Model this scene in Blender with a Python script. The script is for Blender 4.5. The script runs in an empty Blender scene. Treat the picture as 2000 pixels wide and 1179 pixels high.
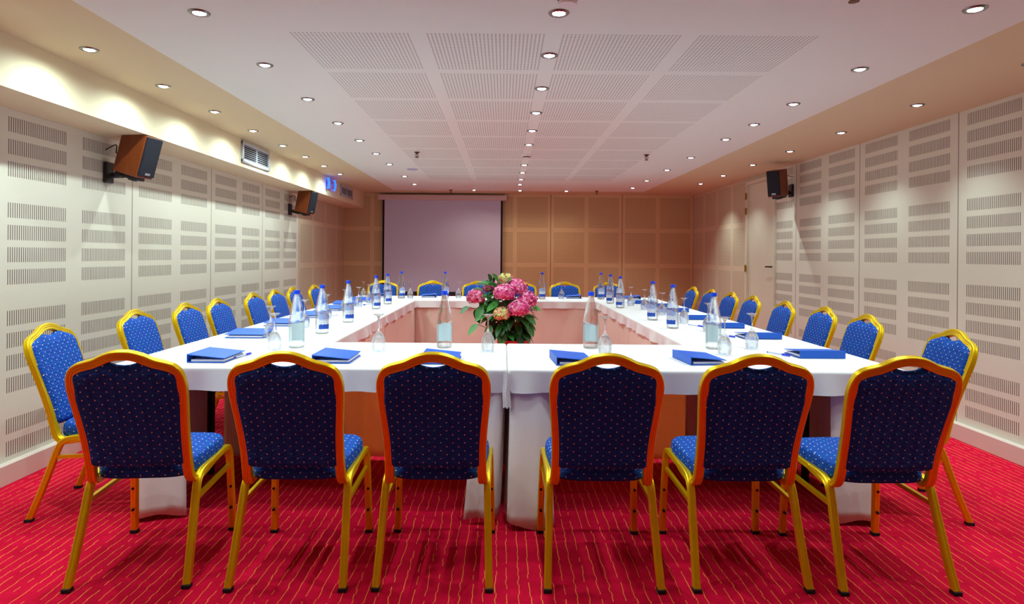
import bpy, bmesh, math, random
from mathutils import Vector, Matrix
random.seed(7)
PI = math.pi
scn = bpy.context.scene
COL = scn.collection
# ------------------------------------------------------------ helpers
def lin(c):
    def f(v):
        v /= 255.0
        return v/12.92 if v <= 0.04045 else ((v+0.055)/1.055)**2.4
    return (f(c[0]), f(c[1]), f(c[2]), 1.0)

class MB:
    """collects geometry for ONE mesh object"""
    def __init__(s): s.v = []; s.f = []; s.mi = []; s.cols = {}
    def add(s, vs, fs, mi=0, mat=None):
        o = len(s.v)
        for p in vs:
            p = Vector(p)
            s.v.append(mat @ p if mat else p)
        for f in fs:
            s.f.append([i+o for i in f]); s.mi.append(mi)
        return s
    def box(s, c, d, mi=0, mat=None, bev=0.0):
        if bev > 0:
            bm = bmesh.new(); bmesh.ops.create_cube(bm, size=1)
            for v in bm.verts: v.co = Vector((v.co.x*d[0], v.co.y*d[1], v.co.z*d[2]))
            bmesh.ops.bevel(bm, geom=bm.edges[:], offset=bev, segments=2, affect='EDGES', profile=0.5)
            for v in bm.verts: v.co += Vector(c)
            bm.verts.index_update()
            s.add([v.co.copy() for v in bm.verts], [[v.index for v in f.verts] for f in bm.faces], mi, mat)
            bm.free(); return s
        x, y, z = c; a, b, e = d[0]/2, d[1]/2, d[2]/2
        vs = [(x+i*a, y+j*b, z+k*e) for i in (-1, 1) for j in (-1, 1) for k in (-1, 1)]
        return s.add(vs, [(0,1,3,2),(4,6,7,5),(0,4,5,1),(2,3,7,6),(0,2,6,4),(1,5,7,3)], mi, mat)
    def lathe(s, prof, n=24, mi=0, mat=None, closed=False):
        vs = []; fs = []
        for (r, z) in prof:
            for i in range(n):
                a = 2*PI*i/n
                vs.append((r*math.cos(a), r*math.sin(a), z))
        m = len(prof)
        for j in range(m if closed else m-1):
            k = (j+1) % m
            for i in range(n):
                i2 = (i+1) % n
                fs.append((j*n+i, j*n+i2, k*n+i2, k*n+i))
        if not closed:
            if prof[0][0] > 1e-5: fs.append(tuple(reversed(range(n))))
            if prof[-1][0] > 1e-5: fs.append(tuple(range((m-1)*n, m*n)))
        return s.add(vs, fs, mi, mat)
    def tube(s, a, b, r, n=10, mi=0, mat=None, r2=None):
        a = Vector(a); b = Vector(b); d = b-a; L = d.length
        M = Matrix.Translation(a) @ d.to_track_quat('Z', 'Y').to_matrix().to_4x4()
        if mat: M = mat @ M
        return s.lathe([(r, 0), (r2 if r2 is not None else r, L)], n, mi, M)
    def sweep(s, path, N, prof, mi=0, mat=None):
        """path: points; N: per point in-section axis; prof: (a,b) along N and T x N"""
        P = [Vector(p) for p in path]; m = len(P); k = len(prof); vs = []; fs = []
        for i in range(m):
            T = (P[min(i+1, m-1)]-P[max(i-1, 0)]).normalized()
            n = Vector(N[i]) if isinstance(N, list) else Vector(N)
            n = (n - T*n.dot(T)).normalized(); b = T.cross(n)
            # mitre widening
            for (u, w) in prof: vs.append(P[i]+n*u+b*w)
        for i in range(m-1):
            for j in range(k):
                j2 = (j+1) % k
                fs.append((i*k+j, i*k+j2, (i+1)*k+j2, (i+1)*k+j))
        fs.append(tuple(reversed(range(k)))); fs.append(tuple(range((m-1)*k, m*k)))
        return s.add(vs, fs, mi, mat)
    def build(s, name, mats, parent=None, smooth=40, uv=False, merge=False, rnd=False):
        me = bpy.data.meshes.new(name)
        me.from_pydata([tuple(v) for v in s.v], [], s.f)
        mats = mats if isinstance(mats, (list, tuple)) else [mats]
        for m in mats: me.materials.append(m)
        for p, i in zip(me.polygons, s.mi): p.material_index = i
        bm = bmesh.new(); bm.from_mesh(me)
        if merge: bmesh.ops.remove_doubles(bm, verts=bm.verts, dist=1e-5)
        bmesh.ops.recalc_face_normals(bm, faces=bm.faces[:])
        bm.to_mesh(me); bm.free()
        if smooth:
            me.shade_smooth()
            me.set_sharp_from_angle(angle=math.radians(smooth))
        if uv:
            ul = me.uv_layers.new(name='UVMap')
            for p in me.polygons:
                n = p.normal; ax = max(range(3), key=lambda i: abs(n[i]))
                for li in p.loop_indices:
                    c = me.vertices[me.loops[li].vertex_index].co
                    ul.data[li].uv = {0: (c.y, c.z), 1: (c.x, c.z), 2: (c.x, c.y)}[ax]
        if rnd:
            at = me.attributes.new('cv', 'FLOAT', 'POINT')
            for i, val in s.cols.items(): at.data[i].value = val
        o = bpy.data.objects.new(name, me); COL.objects.link(o)
        if parent: o.parent = parent
        return o

def tag(o, label=None, cat=None, group=None, kind=None):
    if label: o['label'] = label
    if cat: o['category'] = cat
    if group: o['group'] = group
    if kind: o['kind'] = kind
    return o
def thing(name, loc, rz=0, label=None, cat=None, group=None):
    o = bpy.data.objects.new(name, None); COL.objects.link(o)
    o.empty_display_size = 0.1
    o.location = loc; o.rotation_euler = (0, 0, rz)
    return tag(o, label, cat, group)
def struct(o): o['kind'] = 'structure'; return o
def children(o): return [c for c in bpy.data.objects if c.parent == o]
def make_tree(o): return (o, [make_tree(c) for c in children(o)])
def dup(tree, parent=None):
    o, ch = tree
    c = o.copy(); COL.objects.link(c); c.parent = parent
    for t in ch: dup(t, c)
    return c
def interp(pts, n):
    """Catmull-Rom through pts"""
    P = [Vector(p) for p in pts]; out = []
    for i in range(len(P)-1):
        p0 = P[i-1] if i > 0 else P[0]*2-P[1]; p1 = P[i]; p2 = P[i+1]
        p3 = P[i+2] if i+2 < len(P) else P[-1]*2-P[-2]
        for k in range(n):
            t = k/n
            out.append(0.5*((2*p1)+(p2-p0)*t+(2*p0-5*p1+4*p2-p3)*t*t+(3*p1-p0-3*p2+p3)*t**3))
    out.append(P[-1].copy()); return out
ORD = ['nearest', 'second', 'third', 'fourth', 'fifth', 'sixth', 'seventh', 'eighth', 'ninth', 'tenth', 'eleventh', 'twelfth']

# ------------------------------------------------------------ node expressions
class E:
    def __init__(s, nt, sock): s.nt = nt; s.s = sock
    def _op(s, op, *o):
        n = s.nt.nodes.new('ShaderNodeMath'); n.operation = op
        for i, a in enumerate((s,)+o):
            if isinstance(a, E): s.nt.links.new(a.s, n.inputs[i])
            else: n.inputs[i].default_value = a
        return E(s.nt, n.outputs[0])
    def __add__(s, o): return s._op('ADD', o)
    def __sub__(s, o): return s._op('SUBTRACT', o)
    def __mul__(s, o): return s._op('MULTIPLY', o)
    def __truediv__(s, o): return s._op('DIVIDE', o)
    def __lt__(s, o): return s._op('LESS_THAN', o)
    def __gt__(s, o): return s._op('GREATER_THAN', o)
    def mod(s, o): return s._op('FLOORED_MODULO', o)
    def floor(s): return s._op('FLOOR')
    def abs(s): return s._op('ABSOLUTE')
    def sin(s): return s._op('SINE')
    def min(s, o): return s._op('MINIMUM', o)
    def max(s, o): return s._op('MAXIMUM', o)
    def rsub(s, c): return (s*-1.0)+c
def between(e, a, b): return (e > a)*(e < b)
class Mat:
    def __init__(s, name, base=(200,200,200), rough=.6, metal=0.0, spec=0.5, **kw):
        s.m = bpy.data.materials.new(name); s.m.use_nodes = True
        s.nt = s.m.node_tree; s.b = s.nt.nodes['Principled BSDF']
        s.b.inputs['Base Color'].default_value = lin(base)
        s.b.inputs['Roughness'].default_value = rough
        s.b.inputs['Metallic'].default_value = metal
        s.b.inputs['Specular IOR Level'].default_value = spec
        for k, v in kw.items(): s.b.inputs[k.replace('_', ' ')].default_value = v
    def coord(s, kind='Object'):
        t = s.nt.nodes.new('ShaderNodeTexCoord'); x = s.nt.nodes.new('ShaderNodeSeparateXYZ')
        s.nt.links.new(t.outputs[kind], x.inputs[0]); s.tc = t.outputs[kind]
        return [E(s.nt, x.outputs[i]) for i in range(3)]
    def noise(s, scale, detail=3, vec=None, stretch=None, rough=.5):
        n = s.nt.nodes.new('ShaderNodeTexNoise'); n.inputs['Scale'].default_value = scale
        n.inputs['Detail'].default_value = detail; n.inputs['Roughness'].default_value = rough
        v = vec or s.nt.nodes.new('ShaderNodeTexCoord').outputs['Object']
        if stretch:
            mp = s.nt.nodes.new('ShaderNodeMapping'); mp.inputs['Scale'].default_value = stretch
            s.nt.links.new(v, mp.inputs[0]); v = mp.outputs[0]
        s.nt.links.new(v, n.inputs['Vector']); return E(s.nt, n.outputs[0])
    def white(s, a, b=0.0):
        c = s.nt.nodes.new('ShaderNodeCombineXYZ')
        for i, e in enumerate((a, b)):
            if isinstance(e, E): s.nt.links.new(e.s, c.inputs[i])
            else: c.inputs[i].default_value = e
        w = s.nt.nodes.new('ShaderNodeTexWhiteNoise'); w.noise_dimensions = '2D'
        s.nt.links.new(c.outputs[0], w.inputs['Vector']); return E(s.nt, w.outputs[0])
    def mix(s, fac, a, b):
        n = s.nt.nodes.new('ShaderNodeMix'); n.data_type = 'RGBA'
        if isinstance(fac, E): s.nt.links.new(fac.s, n.inputs[0])
        else: n.inputs[0].default_value = fac
        for c, i in ((a, 6), (b, 7)):
            if isinstance(c, tuple): n.inputs[i].default_value = lin(c)
            else: s.nt.links.new(c, n.inputs[i])
        return n.outputs[2]
    def color(s, sock): s.nt.links.new(sock, s.b.inputs['Base Color']); return s
    def rough(s, e): s.nt.links.new(e.s, s.b.inputs['Roughness']); return s
    def bump(s, e, strength=.3, dist=.01):
        n = s.nt.nodes.new('ShaderNodeBump'); n.inputs['Strength'].default_value = strength
        n.inputs['Distance'].default_value = dist
        s.nt.links.new(e.s, n.inputs['Height']); s.nt.links.new(n.outputs[0], s.b.inputs['Normal']); return s
M = {}
# ------------------------------------------------------------ room dimensions
XL, XR, YB, YF = -2.84, 3.37, 11.02, -1.6
ZC = 2.405; ZW = 2.40
BX, BZ = -2.485, 2.137
# ------------------------------------------------------------ materials
CREAM = (224, 218, 200)
def slot_wall(name, yref, ylim, far_ref, zb):
    m = Mat(name, CREAM, .55); x, y, z = m.coord()
    p = (y - yref).mod(1.275); q = p.min(p.rsub(1.275))
    blk = between(q, .09, .566)
    slot = (q-.09).mod(.0165) < .0062
    r = (z-zb).mod(.622)
    rows = (r < .4725)*(r.mod(.1285) < .087)*(z > .13)
    joint = q < .005
    near = (y < ylim)
    dark = blk*slot*rows
    # square fields of small round holes on the far panels
    p2 = (y-far_ref).mod(1.27); q2 = p2.min(p2.rsub(1.27))
    r2 = (z-1.81).mod(.622)
    holes = between(q2, .05, .595)*(r2 < .545)*((q2.mod(.019)-.0095).abs() < .0042)*((r2.mod(.019)-.0095).abs() < .0042)
    joint2 = q2 < .004
    nn = near.rsub(1.0)
    hole = (dark.max(joint*.75))*near + (holes.max(joint2*.5))*nn
    c = m.mix(nn, CREAM, (214, 196, 166))  # far panels toned tan for the warm, weaker light at that end
    m.color(m.mix(hole, c, (104, 88, 76)))
    return m.m
M['wall_l'] = slot_wall('cream_slotted_panel_left', 4.73, 8.55, 9.85, 1.1275)
M['wall_r'] = slot_wall('cream_slotted_panel_right', 4.60, 7.66, 9.80, 1.2825)
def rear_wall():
    m = Mat('warm_shaded_perforated_panel', (216, 184, 138), .55); x, y, z = m.coord()  # cream panels; the rear's dim, warm bounce light is put into this tan
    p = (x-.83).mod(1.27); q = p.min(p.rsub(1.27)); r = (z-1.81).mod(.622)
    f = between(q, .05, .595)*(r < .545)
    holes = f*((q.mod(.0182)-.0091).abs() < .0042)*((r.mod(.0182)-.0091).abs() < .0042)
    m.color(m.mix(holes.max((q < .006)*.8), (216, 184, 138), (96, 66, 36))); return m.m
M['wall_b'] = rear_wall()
def ceil_mat():
    m = Mat('white_ceiling_board', (230, 234, 226), .7); x, y, z = m.coord()
    u = (x+1.0548).mod(.664); v = (y-3.002).mod(.664)
    inf = between(x, -1.0548, 1.526)*between(y, 3.0, 8.97)*(u < .588)*(v < .588)
    a = u.mod(.0196)-.0098; b = v.mod(.0196)-.0098
    dot = (a*a+b*b) < .0000168
    m.color(m.mix(inf*dot, (230, 234, 226), (92, 76, 70))); return m.m
M['ceiling'] = ceil_mat()
M['soffit'] = Mat('beige_soffit_paint', (216, 200, 162), .7).m
M['bulkhead'] = Mat('cream_bulkhead_paint', (226, 212, 176), .65).m
M['base'] = Mat('cream_baseboard_paint', (226, 206, 194), .4).m
M['door'] = Mat('cream_door_paint', (218, 208, 186), .4).m
def carpet():
    m = Mat('red_striped_carpet', (200, 8, 38), .95, spec=.1)
    x, y, z = m.coord()
    k = .0455
    lid = (x/k).floor(); fx = (x/k).mod(1.0)
    seg = (y/.034+m.white(lid, 3.0)*7.0)
    s0 = seg.floor()
    # slow drift of each line plus a small jog per stitch
    drift = m.noise(1.0, 2, stretch=(21.98, 5.5, 1))
    off = (drift-.5)*.42 + (m.white(lid, s0)-.5)*.13
    line = ((fx-.5+off).abs() < .031)
    gap = m.white(lid+.37, s0) > .1
    n1 = m.noise(9, 4); n2 = m.noise(240, 2)
    mot = (n1-.5)*.9+(n2-.5)*.8+.5
    c = m.mix(mot, (182, 0, 36), (238, 16, 66))
    m.color(m.mix(line*gap*.95, c, (255, 146, 66)))
    m.bump(n2, .5, .004)
    return m.m
M['carpet'] = carpet()
def fabric():
    m = Mat('blue_dotted_upholstery', (6, 74, 190), .75, spec=.25)
    m.b.inputs['Sheen Weight'].default_value = .15
    m.b.inputs['Sheen Tint'].default_value = lin((60, 130, 255))
    u, v, _ = m.coord('UV')
    row = (v/.0175).floor(); uu = u+row.mod(2.0)*.024
    ci = (uu/.048).floor()
    du = (uu.mod(.048)-.024)*1.0; dv = v.mod(.0175)-.00875
    dot = (du*du+dv*dv) < .0000072
    rn = m.white(ci, row)
    rp = m.nt.nodes.new('ShaderNodeValToRGB'); rp.color_ramp.interpolation = 'CONSTANT'
    cs = [(0, (255, 236, 190)), (.35, (255, 205, 190)), (.6, (205, 235, 255)), (.75, (120, 240, 215)), (.87, (235, 160, 235))]
    el = rp.color_ramp.elements; el[0].position = 0; el[0].color = lin(cs[0][1]); el[1].position = cs[1][0]; el[1].color = lin(cs[1][1])
    for p_, c_ in cs[2:]:
        e_ = el.new(p_); e_.color = lin(c_)
    m.nt.links.new(rn.s, rp.inputs[0])
    m.color(m.mix(dot, m.mix(m.noise(60, 2), (5, 58, 148), (9, 84, 182)), rp.outputs[0]))
    a = ((uu-.024)/.048+(v-.00875)/.035); b = ((uu-.024)/.048-(v-.00875)/.035)
    puff = ((a*PI).sin().abs()*(b*PI).sin().abs())._op('POWER', .5)
    m.bump(puff+dot*.5, .6, .006)
    return m.m
M['fabric'] = fabric()
M['gold'] = Mat('gold_metal', (240, 198, 0), .33, .62).m
M['goldleg'] = M['gold']
M['rubber'] = Mat('black_rubber', (16, 18, 26), .7).m
M['bolt'] = Mat('dark_bolt', (26, 18, 14), .4, .6).m
def cloth_mat(name, c, sc=3.0, st=.5):
    m = Mat(name, c, .8, spec=.2)
    n = m.noise(sc, 4, stretch=(1, 1, .6)); w = m.noise(420, 1)
    m.bump(n+w*.03, st, .02); return m.m
M['cloth'] = cloth_mat('white_table_linen', (232, 227, 226), 3.2, .28)
M['skirt'] = cloth_mat('pale_peach_skirt_linen', (246, 226, 210), 4.0, .6)
def translucent(m, c, f):
    nt = m.node_tree; out = [n for n in nt.nodes if n.type == 'OUTPUT_MATERIAL'][0]
    t = nt.nodes.new('ShaderNodeBsdfTranslucent'); t.inputs[0].default_value = lin(c)
    x = nt.nodes.new('ShaderNodeMixShader'); x.inputs[0].default_value = f
    nt.links.new(nt.nodes['Principled BSDF'].outputs[0], x.inputs[1]); nt.links.new(t.outputs[0], x.inputs[2]); nt.links.new(x.outputs[0], out.inputs[0])
translucent(M['skirt'], (255, 200, 140), .18)
M['skirt_lit'] = cloth_mat('lit_through_peach_skirt_linen', (246, 226, 205), 4.0, .6)  # same skirt linen, light shining through put into colour and translucency
translucent(M['skirt_lit'], (255, 196, 110), .5)
M['wood'] = Mat('plywood', (150, 110, 70), .6).m
M['blackmetal'] = Mat('black_powder_coat', (14, 10, 10), .45, .2).m
def cherry():
    m = Mat('cherry_wood_veneer', (140, 62, 14), .4)
    n = m.noise(9, 4, stretch=(1, 1, .12)); m.color(m.mix(n, (96, 38, 6), (142, 66, 16))); return m.m
M['cherry'] = cherry()
M['grille'] = Mat('dark_navy_grille_cloth', (15, 19, 34), .8).m
M['silver'] = Mat('silver_badge', (185, 185, 195), .3, .8).m
M['blackplastic'] = Mat('black_plastic', (22, 18, 18), .4).m
M['chrome'] = Mat('brushed_chrome', (150, 148, 145), .25, 1.0).m
M['alu'] = Mat('painted_aluminium_grille', (186, 188, 196), .45, .3).m
M['ductdark'] = Mat('dark_duct', (12, 12, 16), .8).m
M['brass'] = Mat('brass', (176, 134, 60), .35, 1.0).m
M['bronze'] = Mat('bronze_sprinkler', (110, 70, 48), .35, .9).m
M['white'] = Mat('white_plastic', (236, 232, 228), .45).m
M['lilac'] = Mat('pale_lilac_cap', (176, 178, 206), .5).m
M['screen'] = Mat('lilac_grey_projection_fabric', (202, 198, 224), .75).m
M['screenedge'] = Mat('black_screen_border', (10, 6, 10), .8).m
M['housing'] = Mat('screen_housing_paint', (212, 184, 184), .45).m
def emis(name, c, st):
    m = Mat(name, (0, 0, 0), .5); m.b.inputs['Emission Color'].default_value = lin(c); m.b.inputs['Emission Strength'].default_value = st; return m.m
M['bulb'] = emis('lit_bulb', (228, 240, 255), 30)
M['bluelamp'] = emis('lit_blue_tube', (30, 80, 255), 4.5)
M['greenled'] = emis('green_led', (90, 240, 180), 2)
M['lilacbox'] = Mat('violet_translucent_plastic', (150, 130, 205), .3).m
def glassy(name, c, ior, clear):
    m = bpy.data.materials.new(name); m.use_nodes = True; nt = m.node_tree
    for n in list(nt.nodes): nt.nodes.remove(n)
    out = nt.nodes.new('ShaderNodeOutputMaterial'); g = nt.nodes.new('ShaderNodeBsdfGlass')
    g.inputs['Color'].default_value = lin(c); g.inputs['Roughness'].default_value = 0; g.inputs['IOR'].default_value = ior
    t = nt.nodes.new('ShaderNodeBsdfTransparent'); t.inputs[0].default_value = lin(c)
    mx = nt.nodes.new('ShaderNodeMixShader'); mx.inputs[0].default_value = clear
    nt.links.new(g.outputs[0], mx.inputs[1]); nt.links.new(t.outputs[0], mx.inputs[2]); nt.links.new(mx.outputs[0], out.inputs[0])
    return m
M['bottle'] = glassy('clear_water_glass', (250, 254, 254), 1.36, .5)
M['glass'] = glassy('clear_stemware', (252, 253, 254), 1.45, .45)
M['cap'] = Mat('blue_plastic_cap', (0, 72, 235), .35).m
def label_mat():
    m = Mat('blue_white_bottle_label', (220, 230, 240), .5)
    u, v, _ = m.coord('UV')
    wob = (u*26.0).sin()*.02
    c = m.mix((v+wob) > .30, (24, 78, 190), (226, 232, 244))
    c = m.mix(between(v+wob, .62, 2.0), c, (150, 172, 226))
    # lines of small print and a big wordmark band
    pr = between(v, .38, .44)*((u*60.0).sin() > 0)+between(v, .5, .66)*((u*34.0).sin()*((v*40.0).sin()) > .1)
    c = m.mix(pr*.6, c, (70, 100, 180))
    du = u-.5; dv = v-.86
    c = m.mix((du*du+dv*dv) < .004, c, (236, 150, 110))
    bk = m.nt.nodes.new('ShaderNodeNewGeometry')
    c = m.mix(E(m.nt, bk.outputs['Backfacing']), c, (236, 244, 250))
    m.color(c); return m.m
M['label'] = label_mat()
def binder():
    m = Mat('blue_leatherette', (14, 92, 205), .45); x, y, z = m.coord()
    # embossed crest, slightly darker
    e = ((x*x)/.0016+((y-.02)*(y-.02))/.0005)
    ring = between(e, .65, 1.0)+between(e, 0.0, .45)*((x*420.0).sin() > .2)
    m.color(m.mix(ring*.35*(z > .015), (14, 92, 205), (24, 66, 150))); m.bump(m.noise(300, 2), .15, .002); return m.m
M['binder'] = binder()
M['paper'] = Mat('white_paper', (240, 236, 236), .7).m
M['coaster'] = None
def coaster():
    m = Mat('white_paper_coaster', (240, 243, 248), .7); x, y, z = m.coord()
    e = (x*x)/.00026+(y*y)/.00012
    m.color(m.mix((e < 1.0)*.85, (240, 243, 248), (60, 120, 235))); return m.m
M['coaster'] = coaster()
M['penblue'] = Mat('blue_pen_plastic', (20, 50, 220), .3).m
M['penclear'] = Mat('pale_pen_barrel', (196, 206, 232), .25).m
M['pot'] = Mat('red_pot', (214, 52, 62), .4).m
M['stemgreen'] = Mat('green_stem', (70, 92, 34), .6).m
def leafm():
    m = Mat('hydrangea_leaf_green', (40, 110, 40), .4)
    a = m.nt.nodes.new('ShaderNodeAttribute'); a.attribute_name = 'cv'
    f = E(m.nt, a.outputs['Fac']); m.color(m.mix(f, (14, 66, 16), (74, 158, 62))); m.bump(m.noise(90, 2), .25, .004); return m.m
M['leaf'] = leafm()
def petal(name, cols):
    m = Mat(name, cols[1], .6); a = m.nt.nodes.new('ShaderNodeAttribute'); a.attribute_name = 'cv'
    rp = m.nt.nodes.new('ShaderNodeValToRGB'); el = rp.color_ramp.elements
    el[0].color = lin(cols[0]); el[1].color = lin(cols[2]); e_ = el.new(.5); e_.color = lin(cols[1])
    m.nt.links.new(a.outputs['Fac'], rp.inputs[0]); m.color(rp.outputs[0])
    m.b.inputs['Subsurface Weight'].default_value = 0; return m.m
M['pink'] = petal('pink_petal', [(206, 22, 100), (246, 84, 164), (255, 176, 208)])
M['deeppink'] = petal('deep_pink_petal', [(170, 20, 70), (226, 70, 130), (250, 160, 190)])
M['greenpink'] = petal('yellow_green_pink_petal', [(236, 90, 140), (226, 206, 120), (214, 232, 130)])

# ------------------------------------------------------------ setting
def quad_struct(name, pts, m):
    return struct(MB().add(pts, [(0, 1, 2, 3)]).build(name, m, smooth=0))
def slab(name, lo, hi, m):
    c = [(a+b)/2 for a, b in zip(lo, hi)]; d = [b-a for a, b in zip(lo, hi)]
    return struct(MB().box(c, d).build(name, m, smooth=0))
slab('floor', (XL-.2, YF-.2, -.1), (XR+.2, YB+.2, 0), M['carpet'])
slab('wall_left', (XL-.12, YF, 0), (XL, YB, 2.6), M['wall_l'])
# right wall with a door opening
DY0, DY1, DZ = 7.67, 8.58, 2.33
wr = MB()
wr.box((XR+.06, (YF+DY0)/2, 1.3), (.12, DY0-YF, 2.6)).box((XR+.06, (DY1+YB)/2, 1.3), (.12, YB-DY1, 2.6)).box((XR+.06, (DY0+DY1)/2, (DZ+2.6)/2), (.12, DY1-DY0, 2.6-DZ))
struct(wr.build('wall_right', M['wall_r'], smooth=0))
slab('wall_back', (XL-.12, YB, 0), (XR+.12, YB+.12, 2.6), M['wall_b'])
slab('wall_front', (XL-.12, YF-.12, 0), (XR+.12, YF, 2.6), Mat('plain_cream_paint', (214, 200, 170), .7).m)
slab('ceiling', (XL-.12, YF-.12, ZC), (XR+.12, YB+.12, ZC+.12), M['soffit'])
# white central ceiling board, a shallow dropped panel
slab('trim_1', (-1.852, YF, ZC-.012), (2.33, 10.38, ZC), M['ceiling'])
# boxed bulkhead along the left wall
slab('trim_2', (XL, YF, BZ), (BX, YB, ZC), M['bulkhead'])
def baseboard(name, x0, x1, y0, y1):
    return struct(MB().box(((x0+x1)/2, (y0+y1)/2, .0575), (x1-x0, y1-y0, .115), bev=.003).build(name, M['base'], smooth=0))
baseboard('baseboard_left', XL-.002, -2.79, YF, YB)
baseboard('baseboard_right', 3.315, XR+.002, YF, DY0-.06)
baseboard('baseboard_back', XL, XR, YB-.03, YB)
# door
d = MB().box((XR+.03, (DY0+DY1)/2, DZ/2+.004), (.04, DY1-DY0-.07, DZ-.05), bev=.003)
door = struct(d.build('door_1', M['door'], smooth=0))
f = MB()
for yy in (DY0+.015, DY1-.015): f.box((XR-.004, yy, DZ/2), (.05, .05, DZ), bev=.004)
f.box((XR-.004, (DY0+DY1)/2, DZ+.005), (.05, DY1-DY0+.02, .05), bev=.004)
f.build('door_frame', M['door'], door, smooth=0)
for z in (2.155, 1.95, 1.165, .3):
    MB().box((XR-.034, DY1-.035, z), (.016, .022, .085)).tube((XR-.044, DY1-.035, z-.05), (XR-.044, DY1-.035, z+.05), .007).build('hinge', M['brass'], door)
h = MB(); hy = DY0+.09; hz = 1.2
h.lathe([(.025, 0), (.025, .008)], 16, mat=Matrix.Translation((XR+.01, hy, hz)) @ Matrix.Rotation(-PI/2, 4, 'Y'))
h.tube((XR+.008, hy, hz), (XR-.045, hy, hz), .009).tube((XR-.045, hy, hz), (XR-.045, hy+.11, hz), .009)
h.box((XR+.006, hy, hz-.09), (.008, .03, .05))
h.build('door_handle', M['bolt'], door)

# ------------------------------------------------------------ downlights
def make_downlight():
    t = thing('downlight', (0, 0, 0))
    MB().lathe([(.029, -.004), (.033, -.007), (.043, -.006), (.047, -.001), (.047, .0), (.029, .0)], 28, closed=True).build('trim_ring', M['chrome'], t)
    MB().lathe([(0, -.010), (.016, -.009), (.026, -.004), (.028, -.0005)], 20).build('bulb', M['bulb'], t)
    return t
dl0 = make_downlight(); dlt = make_tree(dl0); used = [False]
def downlight(x, y, zc, power, label, group, size=150, blend=.6, col=(.77, 1.0, 1.0), fixture=True):
    if fixture:
        o = dup(dlt) if used[0] else dl0
        used[0] = True
        o.location = (x, y, zc); tag(o, label, 'downlight', group)
    L = bpy.data.lights.new('spot', 'SPOT'); L.energy = power; L.spot_size = math.radians(size); L.spot_blend = blend
    L.shadow_soft_size = .012; L.color = col
    lo = bpy.data.objects.new('downlight_lamp', L); COL.objects.link(lo)
    lo.location = (x, y, zc-.03)
    return lo
PW = 38
COOL = (.86, .97, 1.0); WARM = (1.0, .86, .66)
rows = [
 ('downlights over the left wall', 'in the beige soffit by the left bulkhead', -2.23, [3.32, 4.04, 4.76, 5.49, 6.23, 6.93, 7.65, 8.40], ZC, [.88]*6+[.8, .7], 172),
 ('downlights on the left of the white ceiling', 'in the left column on the white ceiling', -1.37, [2.77, 3.53, 4.30, 5.08, 5.84, 6.60, 7.37, 8.50, 9.44], ZC-.012, [.9]*7+[1., 1.], 108),
 ('downlights down the middle of the ceiling', 'in the central column between the perforated squares', .235, [2.74, 3.32, 3.98, 4.66, 5.33, 6.0, 7.34, 8.04, 8.75, 9.38], ZC-.012, [.9]*7+[1., .9, .9], 108),
 ('downlights on the right of the white ceiling', 'in the right column on the white ceiling', 2.015, [2.66, 3.52, 4.33, 5.01, 5.65, 6.70, 7.68, 8.77, 9.72], ZC-.012, [.9]*7+[1., 1.], 108),
 ('downlights over the right wall', 'in the beige soffit by the right slotted wall', 2.915, [3.43, 4.38, 5.37, 6.33, 7.28, 8.26, 9.2], ZC, [1.15]*5+[1.1, 1.6], 105),
]
for g, where, x, ys, zc, pw, sz in rows:
    for i, (y, p) in enumerate(zip(ys, pw)):
        lab = 'lit downlight %s, %s' % (where, 'nearest' if i == 0 else ('farthest back' if i == len(ys)-1 else ORD[i]+' from the front'))
        downlight(x, y, zc, PW*p, lab, g, sz, 1.0 if abs(x) > 2.1 else .6)
for i, (x, y) in enumerate([(-.5, 10.22), (.26, 10.25), (1.03, 10.28)]):
    downlight(x, y, ZC-.012, PW*.45, 'lit downlight at the back edge of the white ceiling, %s' % ['above the projection screen', 'just right of the screen housing', 'rightmost by the back wall'][i], 'downlights along the back ceiling edge', 150, 1.0, WARM)
# more lamps of the same rows, over the near end of the room
for x, y, p, l in [(-2.23, 2.6, 1.3, 'in the left beige soffit, first one beyond the edge of the photo'), (-2.23, 1.88, 1.1, 'in the left beige soffit, second one beyond the edge of the photo'), (2.915, 2.45, 1.3, 'in the right beige soffit, just beyond the edge of the photo'),
                (-1.37, 2.02, .5, 'in the left white column, just beyond the top of the photo'), (2.015, 1.85, .5, 'in the right white column, just beyond the top of the photo'), (.235, 2.1, .5, 'in the central column, just beyond the top of the photo')]:
    downlight(x, y, ZC if abs(x) > 2.1 else ZC-.012, PW*p, 'lit recessed downlight '+l, 'downlights beyond the edge of the photo', 150 if abs(x) > 2.1 else 130, .8)

# ------------------------------------------------------------ ceiling fittings
def sprinkler(x, y, z, label):
    t = thing('sprinkler', (x, y, z), 0, label, 'sprinkler', 'ceiling sprinklers')
    MB().lathe([(.03, 0), (.03, -.004), (.016, -.012), (.012, -.012), (.012, -.02)], 18).build('escutcheon', M['bronze'], t)
    b = MB()
    for s in (-1, 1): b.tube((s*.01, 0, -.018), (s*.017, 0, -.035), .003).tube((s*.017, 0, -.035), (s*.004, 0, -.055), .003)
    b.tube((0, 0, -.018), (0, 0, -.05), .0035)
    b.build('frame_arms', M['bronze'], t)
    MB().lathe([(0, -.055), (.02, -.056), (.021, -.059), (0, -.06)], 16).build('deflector', M['bronze'], t)
for a in [(-.92, 6.5, 'small bronze sprinkler on the left part of the perforated ceiling'), (1.5, 6.55, 'small bronze sprinkler on the right part of the white ceiling, mid room'),
          (1.379, 2.454, 'bronze sprinkler cut by the top edge of the photo'), (-.885, 10.25, 'tiny far sprinkler above the projection screen'), (1.53, 10.25, 'tiny far sprinkler at the back ceiling edge right of the screen')]:
    sprinkler(a[0], a[1], ZC-.012, a[2])
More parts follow.
